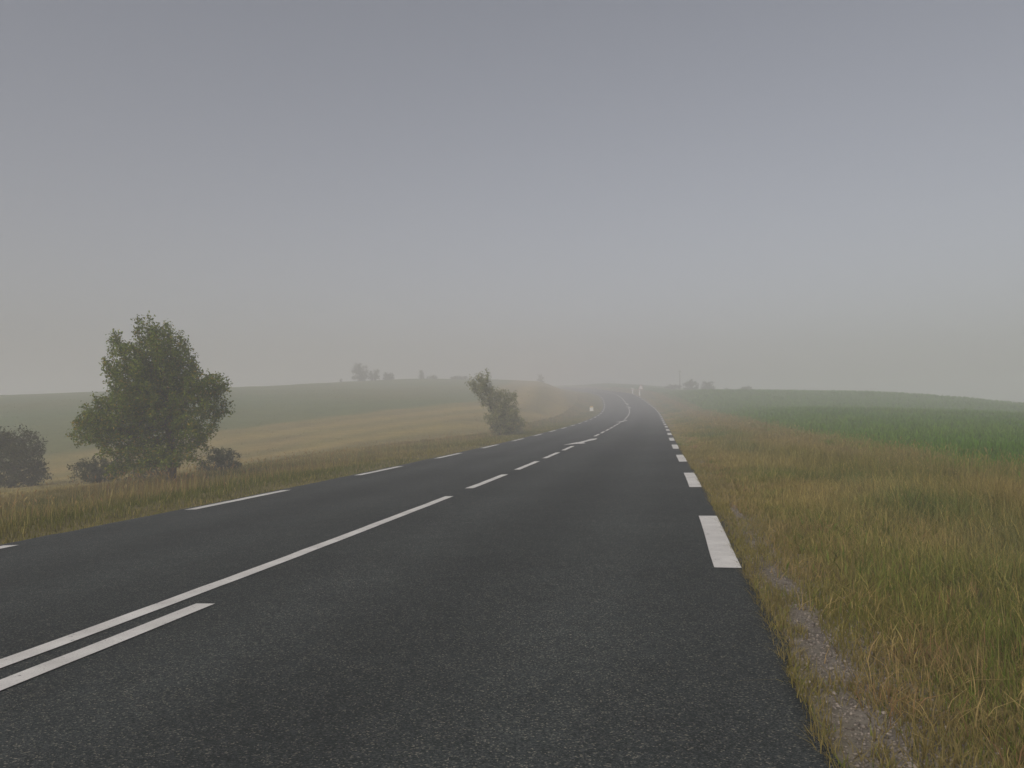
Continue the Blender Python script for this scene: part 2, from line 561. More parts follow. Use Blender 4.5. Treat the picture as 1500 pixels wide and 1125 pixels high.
def seeds(s, d, h, col, size, seed=1):
    """flowering stalks: a thin stem and a plume at its top"""
    r = np.random.default_rng(seed); n = len(s)
    x, y = road_xy(s, d); z = ground_z(s, d) - 0.01
    la = r.uniform(0, 2 * math.pi, n); lm = np.abs(r.normal(0, 0.22, n)) * h
    ang = r.uniform(0, 2 * math.pi, n); ca, sa = np.cos(ang), np.sin(ang)
    tx = x + np.cos(la) * lm; ty = y + np.sin(la) * lm; tz = z + h
    mx = x + np.cos(la) * lm * 0.55; my = y + np.sin(la) * lm * 0.55; mz = z + h * 0.72
    w = size * 0.12
    L = size * r.uniform(0.7, 1.4, n)
    ex = tx + np.cos(la) * L * 0.6; ey = ty + np.sin(la) * L * 0.6; ez = tz + L * 0.55
    hw = L * 0.11
    V = np.stack([np.stack([x - ca * w, y - sa * w, z], -1), np.stack([x + ca * w, y + sa * w, z], -1),
                  np.stack([tx, ty, tz], -1),
                  np.stack([mx * .3 + tx * .7, my * .3 + ty * .7, mz * .3 + tz * .7], -1),
                  np.stack([(tx + ex) / 2 - ca * hw, (ty + ey) / 2 - sa * hw, (tz + ez) / 2], -1),
                  np.stack([(tx + ex) / 2 + ca * hw, (ty + ey) / 2 + sa * hw, (tz + ez) / 2], -1),
                  np.stack([ex, ey, ez], -1)], 1)
    T = np.array([(0, 1, 2), (3, 5, 4), (4, 5, 6)])
    T = (np.arange(n)[:, None, None] * 7 + T[None]).reshape(-1, 3)
    Cc = np.repeat(col[:, None, :], 7, 1); Cc[:, :3] *= np.array([0.85, 0.95, 0.8])
    return V.reshape(-1, 3), T, Cc.reshape(-1, 3)


def join(parts):
    V, T, Cc, o = [], [], [], 0
    for v, t, c in parts:
        V.append(v); T.append(t + o); Cc.append(c); o += len(v)
    return np.concatenate(V), np.concatenate(T), np.concatenate(Cc)


def scatter(n, s0, s1, d0, d1, power=1.0):
    """stations thin out with distance"""
    u = rng.random(n)
    a = 1.0 / (s0 + 6) ** power; b = 1.0 / (s1 + 6) ** power
    s = (a + (b - a) * u) ** (-1 / power) - 6
    return s, rng.uniform(d0, d1, n)


STRAW = np.array([0.42, 0.325, 0.125]); GREEN = np.array([0.130, 0.195, 0.030]); OLIVE = np.array([0.235, 0.205, 0.050])
BROWN = np.array([0.275, 0.212, 0.092]); BLUEG = np.array([0.105, 0.175, 0.075]); RUST = np.array([0.27, 0.150, 0.080])


def mixc(a, b, t): return a[None] * (1 - t[:, None]) + b[None] * t[:, None]


GRASS = leafy('grass_blades', 0.7, 0.3)


def bare_strip(s, d):
    """how bare the worn strip beside the asphalt is, 0..1"""
    c = 3.80 + 0.035 * (s - 6) / 4 + 0.07 * (fbm(s * .9, s * 0, 61) - .5)
    hw = 0.04 + 0.15 * fbm(s * 0.9 + 5, s * 0, 62) * (1 - 0.6 * smooth(9.5, 14, s))
    k = np.exp(-np.abs((d - c) / hw) ** 4)
    br = 1 - 0.85 * (np.exp(-((s - 8.75) / 0.16) ** 2) + np.exp(-((s - 7.15) / 0.12) ** 2) + np.exp(-((s - 11.2) / 0.2) ** 2) + np.exp(-((s - 5.6) / 0.15) ** 2))
    br = br * (smooth(0.36, 0.52, fbm(s * 1.7 + 3, d * 7, 63)))
    return k * br * (1 - smooth(13.5, 15.5, s)) + 0.75 * k * smooth(15, 17, s) * smooth(0.55, 0.65, fbm(s * 0.35, s * 0, 64))


def verge_right():
    parts = []

    # main sward
    for n, s0, s1, seg, wmin, pw in ((100000, 4.0, 14, 3, 0.0046, 1.0), (80000, 13, 30, 2, 0.008, 1.0), (90000, 28, 80, 2, 0.014, 1.2), (36000, 78, 230, 1, 0.05, 1.2)):
        s, d = scatter(n, s0, s1, EDGE_R - 0.03, CROP_D + 0.6, pw)
        x, y = road_xy(s, d)
        gap = fbm(x * 1.6, y * 1.6, 51)
        bare = bare_strip(s, d)
        keep = rng.random(n) > np.maximum(bare * 1.25, 0.25 * (gap < 0.36))
        s, d, x, y = s[keep], d[keep], x[keep], y[keep]
        m = len(s)
        tall = smooth(4.2, 6.6, d)
        hn = 0.5 * fbm(x * 0.8, y * 0.8, 55) + 0.5 * fbm(x * 3.1, y * 3.1, 56)
        h = (0.05 + 0.08 * smooth(3.95, 4.7, d) + 0.18 * tall) * np.clip(0.1 + 1.75 * hn, 0.25, 1.5) * rng.uniform(0.55, 1.25, m)
        pn = fbm(x * 0.6, y * 0.3, 57); q = rng.random(m)
        c = mixc(OLIVE, STRAW, np.clip(0.25 + 1.9 * (pn - 0.42) + 0.6 * (q - 0.5) + 0.35 * (1 - smooth(3.9, 5.2, d)), 0, 1))
        gk = np.clip(3.0 * (fbm(x * 0.7 + 9, y * 0.35, 58) - 0.455) + 0.6 * (rng.random(m) - 0.45), 0, 1)
        c = c * (1 - gk[:, None]) + GREEN * gk[:, None]
        bk = np.clip(np.exp(-((d - 5.6) / 0.7) ** 2) * (fbm(x * 0.5, y * 0.25, 59) - 0.25) * 1.7, 0, 0.85) * (rng.random(m) < 0.8)
        c = c * (1 - bk[:, None]) + BLUEG * bk[:, None]
        br = np.clip(smooth(5.8, 7.4, d) * (0.35 + 0.6 * rng.random(m)), 0, 0.9)
        c = c * (1 - br[:, None]) + BROWN * br[:, None]
        c = c * rng.uniform(0.55, 1.35, m)[:, None]
        hot = rng.random(m) < 0.09; c[hot] = STRAW * rng.uniform(0.9, 1.5, (hot.sum(), 1))
        w = np.maximum(wmin, 0.00042 * s) * rng.uniform(0.7, 1.5, m)
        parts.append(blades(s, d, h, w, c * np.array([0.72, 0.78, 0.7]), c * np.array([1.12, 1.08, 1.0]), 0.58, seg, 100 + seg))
    # short wiry turf close to the asphalt, leaving bare patches
    n = 60000
    s, d = scatter(n, 4.0, 30, EDGE_R - 0.05, 4.75, 1.3)
    x, y = road_xy(s, d)
    bare = bare_strip(s, d)
    keep = rng.random(n) > bare * 0.97 + 0.02
    s, d, x, y = s[keep], d[keep], x[keep], y[keep]; m = len(s)
    c = mixc(OLIVE, STRAW, np.clip(0.2 + 1.1 * (fbm(x * 1.2, y * 1.2, 91) - .3) + 0.5 * (rng.random(m) - .5), 0, 1)) * rng.uniform(0.6, 1.25, m)[:, None]
    rk = smooth(0.5, 0.7, fbm(x * 0.9, y * 0.9, 93))[:, None] * 0.5
    c = c * (1 - rk) + BROWN * rk
    parts.append(blades(s, d, rng.uniform(0.03, 0.11, m) * (0.7 + 0.6 * fbm(x * 2, y * 2, 92)), np.maximum(0.0045, 0.0004 * s) * rng.uniform(0.7, 1.4, m), c * 0.75, c * 1.1, 0.75, 2, 140))
    # broad-leaved weeds in scattered clumps
    nc = 260
    cs, cd = scatter(nc, 8.5, 38, 4.1, 7.6, 0.7)
    cs = np.repeat(cs, 26) + rng.normal(0, 0.10, nc * 26); cd = np.repeat(cd, 26) + rng.normal(0, 0.10, nc * 26); m = len(cs)
    c = mixc(GREEN * 0.9, OLIVE * 0.8, rng.random(m)) * rng.uniform(0.7, 1.35, m)[:, None]
    parts.append(blades(cs, cd, rng.uniform(0.04, 0.15, m), rng.uniform(0.008, 0.022, m), c * 0.8, c * 1.1, 0.8, 3, 150))
    # matted dead tufts
    nc = 420
    cs, cd = scatter(nc, 5.0, 40, 3.9, 7.8, 0.9)
    cs = np.repeat(cs, 40) + rng.normal(0, 0.09, nc * 40); cd = np.repeat(cd, 40) + rng.normal(0, 0.09, nc * 40); m = len(cs)
    c = mixc(STRAW * 1.15, RUST * 1.1, np.repeat(rng.random(nc) ** 1.5, 40)) * rng.uniform(0.7, 1.3, m)[:, None]
    parts.append(blades(cs, cd, rng.uniform(0.05, 0.18, m), np.maximum(0.005, 0.0005 * cs) * rng.uniform(0.7, 1.4, m), c * 0.8, c * 1.1, 1.0, 2, 151))
    # seed stalks in the taller back strip
    s, d = scatter(26000, 5.0, 90, 4.5, CROP_D + 0.7, 0.9)
    x, y = road_xy(s, d)
    keep = rng.random(len(s)) < smooth(4.4, 6.4, d) * smooth(0.3, 0.55, fbm(x * 0.5, y * 0.5, 66)) + 0.05
    s, d = s[keep], d[keep]; m = len(s)
    h = (0.22 + 0.20 * smooth(5, 7, d)) * rng.uniform(0.6, 1.2, m)
    c = mixc(STRAW * 0.95, BROWN, rng.random(m)) * rng.uniform(0.75, 1.25, m)[:, None]
    parts.append(seeds(s, d, h, c, np.maximum(0.022, 0.0022 * s - 0.008) * rng.uniform(0.6, 1.4, m), 9))
    V, T, Cc = join(parts)
    o = mesh_obj('verge_grass', V, T, GRASS, col=Cc)
    tag(o, 'dry straw and olive grass with seed heads on the wide verge beside the green crop', 'grass', kind='stuff')


def verge_left():
    parts = []
    for n, s0, s1, seg, wmin, pw in ((98000, 8.0, 40, 2, 0.0085, 1.0), (60000, 38, 110, 2, 0.02, 1.2), (24000, 108, 230, 1, 0.06, 1.2)):
        s, dd = scatter(n, s0, s1, 0, 1, pw)
        d = EDGE_L + 0.03 - dd ** 0.9 * (4.4 + 5.0 * (1 - smooth(35, 55, s)))
        x, y = road_xy(s, d); m = n
        back = smooth(5.4, 7.0, -d)
        hn = 0.5 * fbm(x * 0.7, y * 0.7, 155) + 0.5 * fbm(x * 2.7, y * 2.7, 156)
        h = (0.05 + 0.075 * smooth(3.75, 4.8, -d) + 0.045 * back) * np.clip(0.1 + 1.7 * hn, 0.25, 1.6) * rng.uniform(0.6, 1.2, m)
        q = rng.random(m)
        gk = np.clip(0.88 + 2.2 * (fbm(x * 0.5, y * 0.25, 158) - 0.5) + 0.6 * (q - 0.5) - 0.2 * back, 0, 1)
        c = mixc(STRAW * np.array([0.85, 0.85, 0.75]), np.array([0.155, 0.165, 0.024]), gk)
        rk = np.clip(back * (0.02 + 1.3 * (fbm(x * 0.3, y * 0.3, 159) - 0.45)) + 0.2 * (rng.random(m) - .5) * back, 0, 0.8)
        c = c * (1 - rk[:, None]) + RUST * rk[:, None]
        c = c * rng.uniform(0.5, 1.3, m)[:, None] * 0.98
        hot = rng.random(m) < 0.07; c[hot] = STRAW * rng.uniform(0.8, 1.4, (hot.sum(), 1))
        w = np.maximum(wmin, 0.00045 * s) * rng.uniform(0.7, 1.5, m)
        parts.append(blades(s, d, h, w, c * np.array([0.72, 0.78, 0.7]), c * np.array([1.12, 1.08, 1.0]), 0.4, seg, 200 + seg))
    s, d = scatter(7000, 9, 120, -8.2, -4.6, 0.9)
    x, y = road_xy(s, d)
    keep = rng.random(len(s)) < smooth(5.0, 6.6, -d) * smooth(0.38, 0.6, fbm(x * 0.35, y * 0.35, 166)) + 0.04
    s, d = s[keep], d[keep]; m = len(s)
    h = (0.22 + 0.22 * smooth(5, 7, -d)) * rng.uniform(0.6, 1.35, m)
    c = mixc(RUST * 1.15, STRAW, rng.random(m)) * rng.uniform(0.75, 1.2, m)[:, None]
    parts.append(seeds(s, d, h, c, np.maximum(0.06, 0.0018 * s) * rng.uniform(0.8, 1.3, m), 19))
    V, T, Cc = join(parts)
    o = mesh_obj('verge_grass', V, T, GRASS, col=Cc)
    tag(o, 'yellow green grass with rusty seed heads between the road and the mown field', 'grass', kind='stuff')


def crop():
    parts = []
    for n, s0, s1, d1, seg, w0, pw in ((90000, 6.0, 60, 45, 2, 0.03, 0.8), (120000, 25, 170, 110, 1, 0.07, 0.8)):
        s, dd = scatter(n, s0, s1, 0, 1, pw)
        d = CROP_D - 0.2 + dd ** 1.7 * d1
        x, y = road_xy(s, d); m = n
        h = 0.30 * rng.uniform(0.5, 1.15, m) * (0.75 + 0.5 * fbm(x * 0.5, y * 0.5, 255))
        c = mixc(np.array([0.078, 0.180, 0.014]), np.array([0.145, 0.230, 0.024]), np.clip(fbm(x * 0.25, y * 0.25, 258) + 0.5 * (rng.random(m) - .5), 0, 1)) * rng.uniform(0.6, 1.35, m)[:, None]
        dist = np.hypot(x, y)
        w = np.maximum(w0, 0.0013 * dist) * rng.uniform(0.6, 1.4, m)
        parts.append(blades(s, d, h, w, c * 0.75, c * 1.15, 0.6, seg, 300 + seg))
    V, T, Cc = join(parts)
    o = mesh_obj('field_crop', V, T, GRASS, col=Cc)
    tag(o, 'low dense green crop covering the rising field beyond the dry verge', 'crop', kind='stuff')


def hay_tufts():
    """short stubble standing in the mown field"""
    n = 90000
    s, dd = scatter(n, 14, 130, 0, 1, 1.0)
    d = -7.5 - 4.0 * (1 - smooth(40, 60, s)) - dd ** 1.3 * 60
    x, y = road_xy(s, d)
    fl = field_line(x, y)
    c = ground_colour(s, d, x, y) * rng.uniform(0.75, 1.35, n)[:, None]
    c = c * 1.12
    h = np.where(fl > 0, 0.06, 0.07) * rng.uniform(0.5, 1.4, n)
    w = np.maximum(0.03, 0.0007 * np.hypot(x, y)) * rng.uniform(0.6, 1.4, n)
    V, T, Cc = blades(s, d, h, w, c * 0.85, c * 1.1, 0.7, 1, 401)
    o = mesh_obj('field_stubble', V, T, GRASS, col=Cc)
    tag(o, 'short tan stubble and regrowth on the striped mown field', 'stubble', kind='stuff')


verge_right(); verge_left(); crop(); hay_tufts()


# loose grit on the bare strip
def grit():
    n = 42000
    s = 4.0 + rng.random(n) ** 1.6 * 20; d = EDGE_R - 0.06 + np.abs(rng.normal(0.30, 0.16, n))
    x, y = road_xy(s, d); z = ground_z(s, d)
    r = np.clip(rng.lognormal(-5.5, 0.5, n), 0.002, 0.016)
    base = np.array([(1, 0, 0), (0, 1, 0), (-1, 0, 0), (0, -1, 0), (0, 0, 0.8), (0, 0, -0.8)], float)
    V = base[None] * (r[:, None, None] * rng.uniform(0.6, 1.3, (n, 6, 1)))
    a = rng.uniform(0, 6.28, n); ca, sa = np.cos(a), np.sin(a)
    X = V[..., 0] * ca[:, None] - V[..., 1] * sa[:, None]; Y = V[..., 0] * sa[:, None] + V[..., 1] * ca[:, None]
    V = np.stack([X + x[:, None], Y + y[:, None], V[..., 2] * 0.7 + z[:, None] + r[:, None] * 0.25], -1)
    T = np.array([(0, 1, 4), (1, 2, 4), (2, 3, 4), (3, 0, 4), (1, 0, 5), (2, 1, 5), (3, 2, 5), (0, 3, 5)])
    T = (np.arange(n)[:, None, None] * 6 + T[None]).reshape(-1, 3)
    c = np.array([0.25, 0.215, 0.18])[None] * rng.uniform(0.4, 1.4, n)[:, None]
    N = Nodes('grit_stone')
    N.link(N.add('ShaderNodeAttribute', attribute_name='Col').outputs['Color'], N.b.inputs['Base Color'])
    N.b.inputs['Roughness'].default_value = 0.9
    o = mesh_obj('roadside_grit', V.reshape(-1, 3), T, N.m, col=np.repeat(c, 6, 0))
    tag(o, 'pale loose grit on the bare strip along the asphalt edge', 'gravel', kind='stuff')


grit()


# ---------------------------------------------------------------- trees and shrubs
def bark_material(name, c):
    N = Nodes(name)
    pos = N.add('ShaderNodeTexCoord').outputs['Object']
    f = N.noise(pos, 14.0, 6, 0.7)
    N.link(N.ramp(f, [(0.25, [v * 0.55 for v in c]), (0.75, [v * 1.4 for v in c])]), N.b.inputs['Base Color'])
    N.b.inputs['Roughness'].default_value = 0.9
    N.bump(f, 0.8, 0.03)
    return N.m


BARK = bark_material('bark', (0.085, 0.068, 0.048))
LEAF = leafy('tree_leaves', 0.55, 0.30)


def grow(blobs, trunk, n_attr, step, seed, kill=1.6, reach=9.0, carve=0.0, sprigs=0):
    """space colonisation: branches reach for points spread through the crown's volume"""
    r = np.random.default_rng(seed)
    pts = []
    vol = np.array([b[3] * b[4] * b[5] for b in blobs]); vol = vol / vol.sum()
    for b, v in zip(blobs, vol):
        k = max(8, int(n_attr * v))
        u = r.normal(size=(k, 3)); u /= np.linalg.norm(u, axis=1)[:, None]
        rad = r.random(k) ** (1 / 2.3)
        p = u * rad[:, None]
        # ragged outline
        p *= (0.80 + 0.38 * r.random(k))[:, None] ** 0.8
        pts.append(p * np.array(b[3:6]) + np.array(b[:3]))
    A = np.concatenate(pts)
    A = A[A[:, 2] > 0.12]
    if carve > 0:
        q = fbm(A[:, 0] * 1.3 + A[:, 2] * 0.9 + seed, A[:, 1] * 1.3 + A[:, 2] * 0.7, seed)
        A = A[q > carve]
    nodes = [np.array(p, float) for p in trunk]; par = [-1] + list(range(len(trunk) - 1))
    # densify the trunk
    dn, dp = [nodes[0]], [-1]
    for i in range(1, len(nodes)):
        k = max(1, int(np.linalg.norm(nodes[i] - nodes[i - 1]) / step))
        for j in range(1, k + 1):
            dn.append(nodes[i - 1] + (nodes[i] - nodes[i - 1]) * j / k); dp.append(len(dn) - 2)
    P = list(dn); par = list(dp)
    near = np.full(len(A), 1e9); who = np.zeros(len(A), int); alive = np.ones(len(A), bool)

    def upd(i):
        d = np.linalg.norm(A - P[i], axis=1); m = d < near
        near[m] = d[m]; who[m] = i
        alive[d < kill * step] = False
    lo = max(0, int(0.3 * len(P)))
    for i in range(lo, len(P)): upd(i)
    for it in range(160):
        act = np.where(alive & (near < reach))[0]
        if len(act) == 0: break
        acc = {}
        for a in act:
            v = A[a] - P[who[a]]; v = v / (np.linalg.norm(v) + 1e-9)
            acc.setdefault(int(who[a]), []).append(v)
        new = []
        for k, vs in acc.items():
            v = np.mean(vs, axis=0) + r.normal(0, 0.18, 3)
            v = v / (np.linalg.norm(v) + 1e-9)
            q = P[k] + v * step
            P.append(q); par.append(k); new.append(len(P) - 1)
        for i in new: upd(i)
        if len(P) > 6000: break
    # sprigs that stand out from the crown
    if sprigs:
        Q = np.array(P); cen = A.mean(0); has = np.zeros(len(Q), bool); has[np.array(par[1:])] = True
        tips = np.where(~has)[0]
        off = np.linalg.norm((Q[tips] - cen) / (A.std(0) + 1e-6), axis=1)
        tips = tips[np.argsort(-off)[:sprigs * 2]]
        for k in r.permutation(tips)[:sprigs]:
            v = (Q[k] - Q[par[k]]) / step + 0.8 * (Q[k] - cen) / (np.linalg.norm(Q[k] - cen) + 1e-9) + np.array([0, 0, 0.35])
            j = int(k)
            for _ in range(r.integers(2, 5)):
                v = v / np.linalg.norm(v) + r.normal(0, 0.15, 3)
                P.append(P[j] + v / np.linalg.norm(v) * step * 0.9); par.append(j); j = len(P) - 1
    P = np.array(P); par = np.array(par)
    n = len(P); kids = np.zeros(n, int)
    for i in range(1, n): kids[par[i]] += 1
    r0 = np.zeros(n)
    for i in range(n - 1, -1, -1):
        if kids[i] == 0: r0[i] = 1.0
        else: r0[i] = r0[i] ** (1 / 1.95)
        if par[i] >= 0: r0[par[i]] += r0[i] ** 1.95
    depth = np.zeros(n, int)        # steps from the nearest tip
    for i in range(n - 1, 0, -1): depth[par[i]] = max(depth[par[i]], depth[i] + 1)
    return P, par, r0, depth, kids


def tube_mesh(P, par, rad, sides=5, sel=None):
    e = np.where(par >= 0)[0]
    if sel is not None: e = e[sel[e]]
    a = P[par[e]]; b = P[e]; ra = rad[par[e]]; rb = rad[e]
    # the radius at the lower end is limited so that a twig does not flare into its limb
    ra = np.minimum(ra, rb * 1.7)
    t = b - a; t /= np.linalg.norm(t, axis=1)[:, None] + 1e-9
    up = np.where(np.abs(t[:, 2:3]) > 0.9, np.array([[1., 0, 0]]), np.array([[0., 0, 1]]))
    u = np.cross(t, up); u /= np.linalg.norm(u, axis=1)[:, None]; v = np.cross(t, u)
    ang = np.arange(sides) * 2 * math.pi / sides
    ring = np.cos(ang)[None, :, None] * u[:, None] + np.sin(ang)[None, :, None] * v[:, None]
    V = np.concatenate([a[:, None] - t[:, None] * ra[:, None, None] * 0.3 + ring * ra[:, None, None], b[:, None] + ring * rb[:, None, None]], 1)
    f = []
    for j in range(sides): f.append((j, (j + 1) % sides, sides + (j + 1) % sides, sides + j))
    Fq = (np.arange(len(e))[:, None, None] * 2 * sides + np.array(f)[None]).reshape(-1, 4)
    return V.reshape(-1, 3), Fq


def leaves(P, par, r0, per, size, spread, cols, seed, twig=4.5, updir=0.4):
    r = np.random.default_rng(seed)
    e = np.where((par >= 0) & (r0 < twig))[0]
    t = r.random((len(e), 2))[..., None]
    src = np.concatenate([P[par[e]] * (1 - t[:, 0]) + P[e] * t[:, 0], P[par[e]] * (1 - t[:, 1]) + P[e] * t[:, 1]])
    n = len(src) * per
    c = np.repeat(src, per, 0) + np.clip(r.normal(0, spread, (n, 3)), -2.2 * spread, 2.2 * spread)
    a = r.normal(size=(n, 3)); a /= np.linalg.norm(a, axis=1)[:, None]
    nr = r.normal(size=(n, 3)) + np.array([0, 0, updir]); nr -= (nr * a).sum(1)[:, None] * a; nr /= np.linalg.norm(nr, axis=1)[:, None] + 1e-9
    b = np.cross(nr, a)
    L = size * r.uniform(0.6, 1.4, n)[:, None]; Wd = L * r.uniform(0.35, 0.6, n)[:, None]
    V = np.stack([c - a * L * 0.5, c + b * Wd * 0.5 + nr * L * 0.08, c + a * L * 0.5, c - b * Wd * 0.5 + nr * L * 0.08], 1)
    q = r.random(n); clump = np.repeat(r.normal(0, 0.13, len(src)), per)
    cc = cols[0][None] * (1 - q[:, None]) + cols[1][None] * q[:, None]
    if len(cols) > 2:
        m = r.random(n) < 0.10; cc[m] = cols[2]
    cc = cc * (r.uniform(0.7, 1.3, n) * (1 + clump))[:, None]
    return V.reshape(-1, 3), np.arange(n * 4).reshape(-1, 4), np.repeat(cc, 4, 0)


def make_tree(name, label, cat, loc, blobs, trunk, n_attr, step, per, leaf, spread, cols, seed, base_r=0.11, tip_r=0.004, carve=0.0, group=None, maxdepth=3, sides=6, sprigs=0):
    root = empty(name, loc)
    tag(root, label, cat, group)
    P, par, r0, depth, kids = grow(blobs, trunk, n_attr, step, seed, carve=carve, sprigs=sprigs)
    k = base_r / r0[0]
    rad = np.maximum(r0 * k, tip_r)
    rad[0] *= 1.25
    V, Fq = tube_mesh(P, par, rad, sides)
    mesh_obj('trunk', V, Fq, BARK, root, smooth_shade=True)
    V, Fq, Cc = leaves(P, par, r0, per, leaf, spread, cols, seed + 5)
    mesh_obj('crown', V, Fq, LEAF, root, col=Cc)
    return root


HAW = (np.array([0.070, 0.125, 0.006]), np.array([0.195, 0.225, 0.010]), np.array([0.28, 0.21, 0.02]))
GREY = (np.array([0.165, 0.190, 0.058]), np.array([0.310, 0.295, 0.115]), np.array([0.38, 0.32, 0.14]))
DARK = (np.array([0.045, 0.060, 0.022]), np.array([0.095, 0.098, 0.038]))

# the hawthorn at the foot of the verge; local x is to the right as seen from the road
tx, ty = (252 - 750) / 1200 * 24.0, 24.0
make_tree('hawthorn_tree', 'dark green broad hawthorn tree with a bare lower trunk behind the grass verge', 'tree',
          (tx, ty, gz_xy(tx, ty) - 0.05),
          [(-0.55, 0.0, 3.5, 1.28, 1.3, 0.98), (-0.75, 0.1, 2.45, 1.45, 1.4, 0.95), (-1.75, 0.0, 1.75, 1.05, 1.0, 0.62), (0.75, 0.0, 2.5, 0.80, 0.95, 0.95),
           (0.80, -0.1, 1.65, 0.70, 0.8, 0.50), (-1.1, -0.2, 1.05, 0.85, 0.7, 0.42), (1.35, 0.1, 3.15, 0.22, 0.3, 0.35), (-1.70, 0.1, 4.20, 0.30, 0.3, 0.25), (-0.45, 0, 4.42, 0.75, 0.6, 0.25), (-0.95, 0.0, 1.62, 0.85, 0.8, 0.45), (0.35, -0.3, 1.9, 0.6, 0.6, 0.5),
           (-1.45, -0.3, 0.45, 0.38, 0.4, 0.32), (0.15, -0.35, 0.85, 0.75, 0.45, 0.38), (-0.75, -0.35, 0.75, 0.75, 0.5, 0.38), (-0.55, 0.1, 1.0, 0.55, 0.6, 0.42), (0.55, 0.1, 1.15, 0.55, 0.5, 0.35)],
          [(0, 0, 0), (0.03, 0.02, 0.55), (-0.02, 0.0, 1.15), (-0.10, 0.05, 1.8), (-0.22, 0.05, 2.6)],
          4600, 0.11, 13, 0.082, 0.075, HAW, 4, base_r=0.125, carve=0.29, sprigs=80)

# the leaning shrub by the bend
sx, sy = (738 - 750) / 1200 * 48.0, 48.0
sx, sy = -0.62, 48.0
make_tree('leaning_shrub', 'pale grey green shrub with one arm leaning away from the road', 'shrub',
          (sx, sy, gz_xy(sx, sy) - 0.05),
          [(-1.20, 0, 3.00, 0.72, 0.6, 0.66), (-0.68, 0, 2.35, 0.72, 0.65, 0.70), (-0.22, 0, 2.35, 0.5, 0.5, 0.45), (0.32, 0, 1.85, 0.78, 0.85, 0.85), (0.12, -0.1, 1.05, 1.12, 1.0, 0.75), (0.28, 0.1, 0.40, 1.05, 0.9, 0.40),
           (-1.60, 0, 3.1, 0.25, 0.3, 0.25), (-0.95, 0, 3.5, 0.4, 0.35, 0.22), (1.15, 0, 0.60, 0.35, 0.4, 0.30), (-0.45, 0, 1.6, 0.5, 0.5, 0.5), (-0.15, 0, 2.55, 0.55, 0.5, 0.45)],
          [(0, 0, 0), (-0.18, 0, 0.6), (-0.42, 0, 1.2), (-0.70, 0, 1.9)],
          2600, 0.12, 9, 0.085, 0.085, GREY, 12, base_r=0.085, carve=0.30, sprigs=60)

# thicket behind the hawthorn
def bush(px, depth, w, h, label, seed, cols=DARK, n=420, name='bush', leaf=0.09, step=0.16, group=None, z0=None, per=10, cat='bush'):
    x = (px - 750) / 1200 * depth; y = depth
    z = gz_xy(x, y) - 0.08
    r = np.random.default_rng(seed)
    bl = [(0, 0, h * 0.50, w * 0.38, w * 0.38, h * 0.42), (0, 0, h * 0.22, w * 0.44, w * 0.40, h * 0.24)]
    for k in range(4):
        bl.append((r.uniform(-0.28, 0.28) * w, r.uniform(-0.25, 0.25) * w, r.uniform(0.28, 0.72) * h, w * r.uniform(0.16, 0.26), w * r.uniform(0.16, 0.26), h * r.uniform(0.16, 0.26)))
    return make_tree(name, label, cat, (x, y, z), bl, [(0, 0, 0), (0.02 * w, 0, 0.15 * h), (0.0, 0, 0.35 * h)], n, step, per, leaf, step * 0.55, cols, seed, base_r=0.05 * max(1, h / 3), carve=0.25, group=group, sides=5)


bush(22, 30, 3.0, 2.55, 'large rounded dark bush in the hollow left of the hawthorn', 31, n=1500, leaf=0.09, step=0.14, per=12)
bush(146, 28, 1.9, 1.1, 'low spreading bush close behind the hawthorn branches', 32, n=620, leaf=0.08, step=0.12, per=11)
bush(324, 29, 1.75, 1.1, 'low bush behind the grass just past the hawthorn trunk', 33, n=620, leaf=0.08, step=0.12, per=11)
bush(222, 28, 1.9, 0.95, 'squat bush in the hollow directly behind the hawthorn trunk', 34, n=260, leaf=0.075, step=0.13)

# on the skyline of the mown hill
for a in ((527, 130, 3.5, 3.3, 'tallest rounded tree on the crest of the mown hill', 41, 'crest_tree', 520),
          (548, 132, 2.6, 2.1, 'lower tree leaning against the tallest crest tree', 42, 'crest_tree', 320),
          (568, 133, 2.7, 1.4, 'low wide bush beside the pair of crest trees', 43, 'bush', 260),
          (499, 127, 0.8, 1.0, 'tiny bush standing apart before the tallest crest tree', 44, 'bush', 60),
          (617, 138, 1.5, 1.75, 'small pointed tree alone on the hill crest', 45, 'crest_tree', 200),
          (634, 138, 2.4, 0.7, 'low hedge clump at the foot of the pointed crest tree', 46, 'bush', 140),
          (672, 143, 4.5, 0.6, 'long low hedge clump along the hill crest above the leaning shrub', 47, 'bush', 220),
          (792, 172, 2.2, 2.4, 'faint small tree in the fog beyond the leaning shrub', 48, 'foggy_tree', 260)):
    bush(a[0], a[1] * 1.31, a[2] * 1.31, a[3] * 1.31, a[4], a[5], n=a[7], name=a[6], leaf=0.28, step=0.33, per=9, cat='tree' if 'tree' in a[6] else 'bush')
# beyond the crop
for a in ((1012, 140, 3.2, 2.3, 'broken topped tree beside the thin pole beyond the crop', 51, 'field_tree', 380),
          (1036, 142, 3.3, 2.2, 'round headed tree next to the broken topped one beyond the crop', 52, 'field_tree', 380),
          (1066, 138, 2.3, 0.9, 'low bush just past the round headed tree', 53, 'bush', 170),
          (1094, 132, 3.0, 1.15, 'wider low bush on the edge of the crop horizon', 54, 'bush', 220),
          (1180, 118, 1.4, 0.65, 'small lone bush on the crop skyline', 55, 'bush', 80),
          (985, 158, 4.2, 1.1, 'low hedge clump where the crop meets the road bend', 56, 'bush', 240)):
    bush(a[0], a[1] * 1.26, a[2] * 1.26, a[3] * 1.26, a[4], a[5], n=a[7], name=a[6], leaf=0.27, step=0.32, per=9, cat='tree' if 'tree' in a[6] else 'bush')


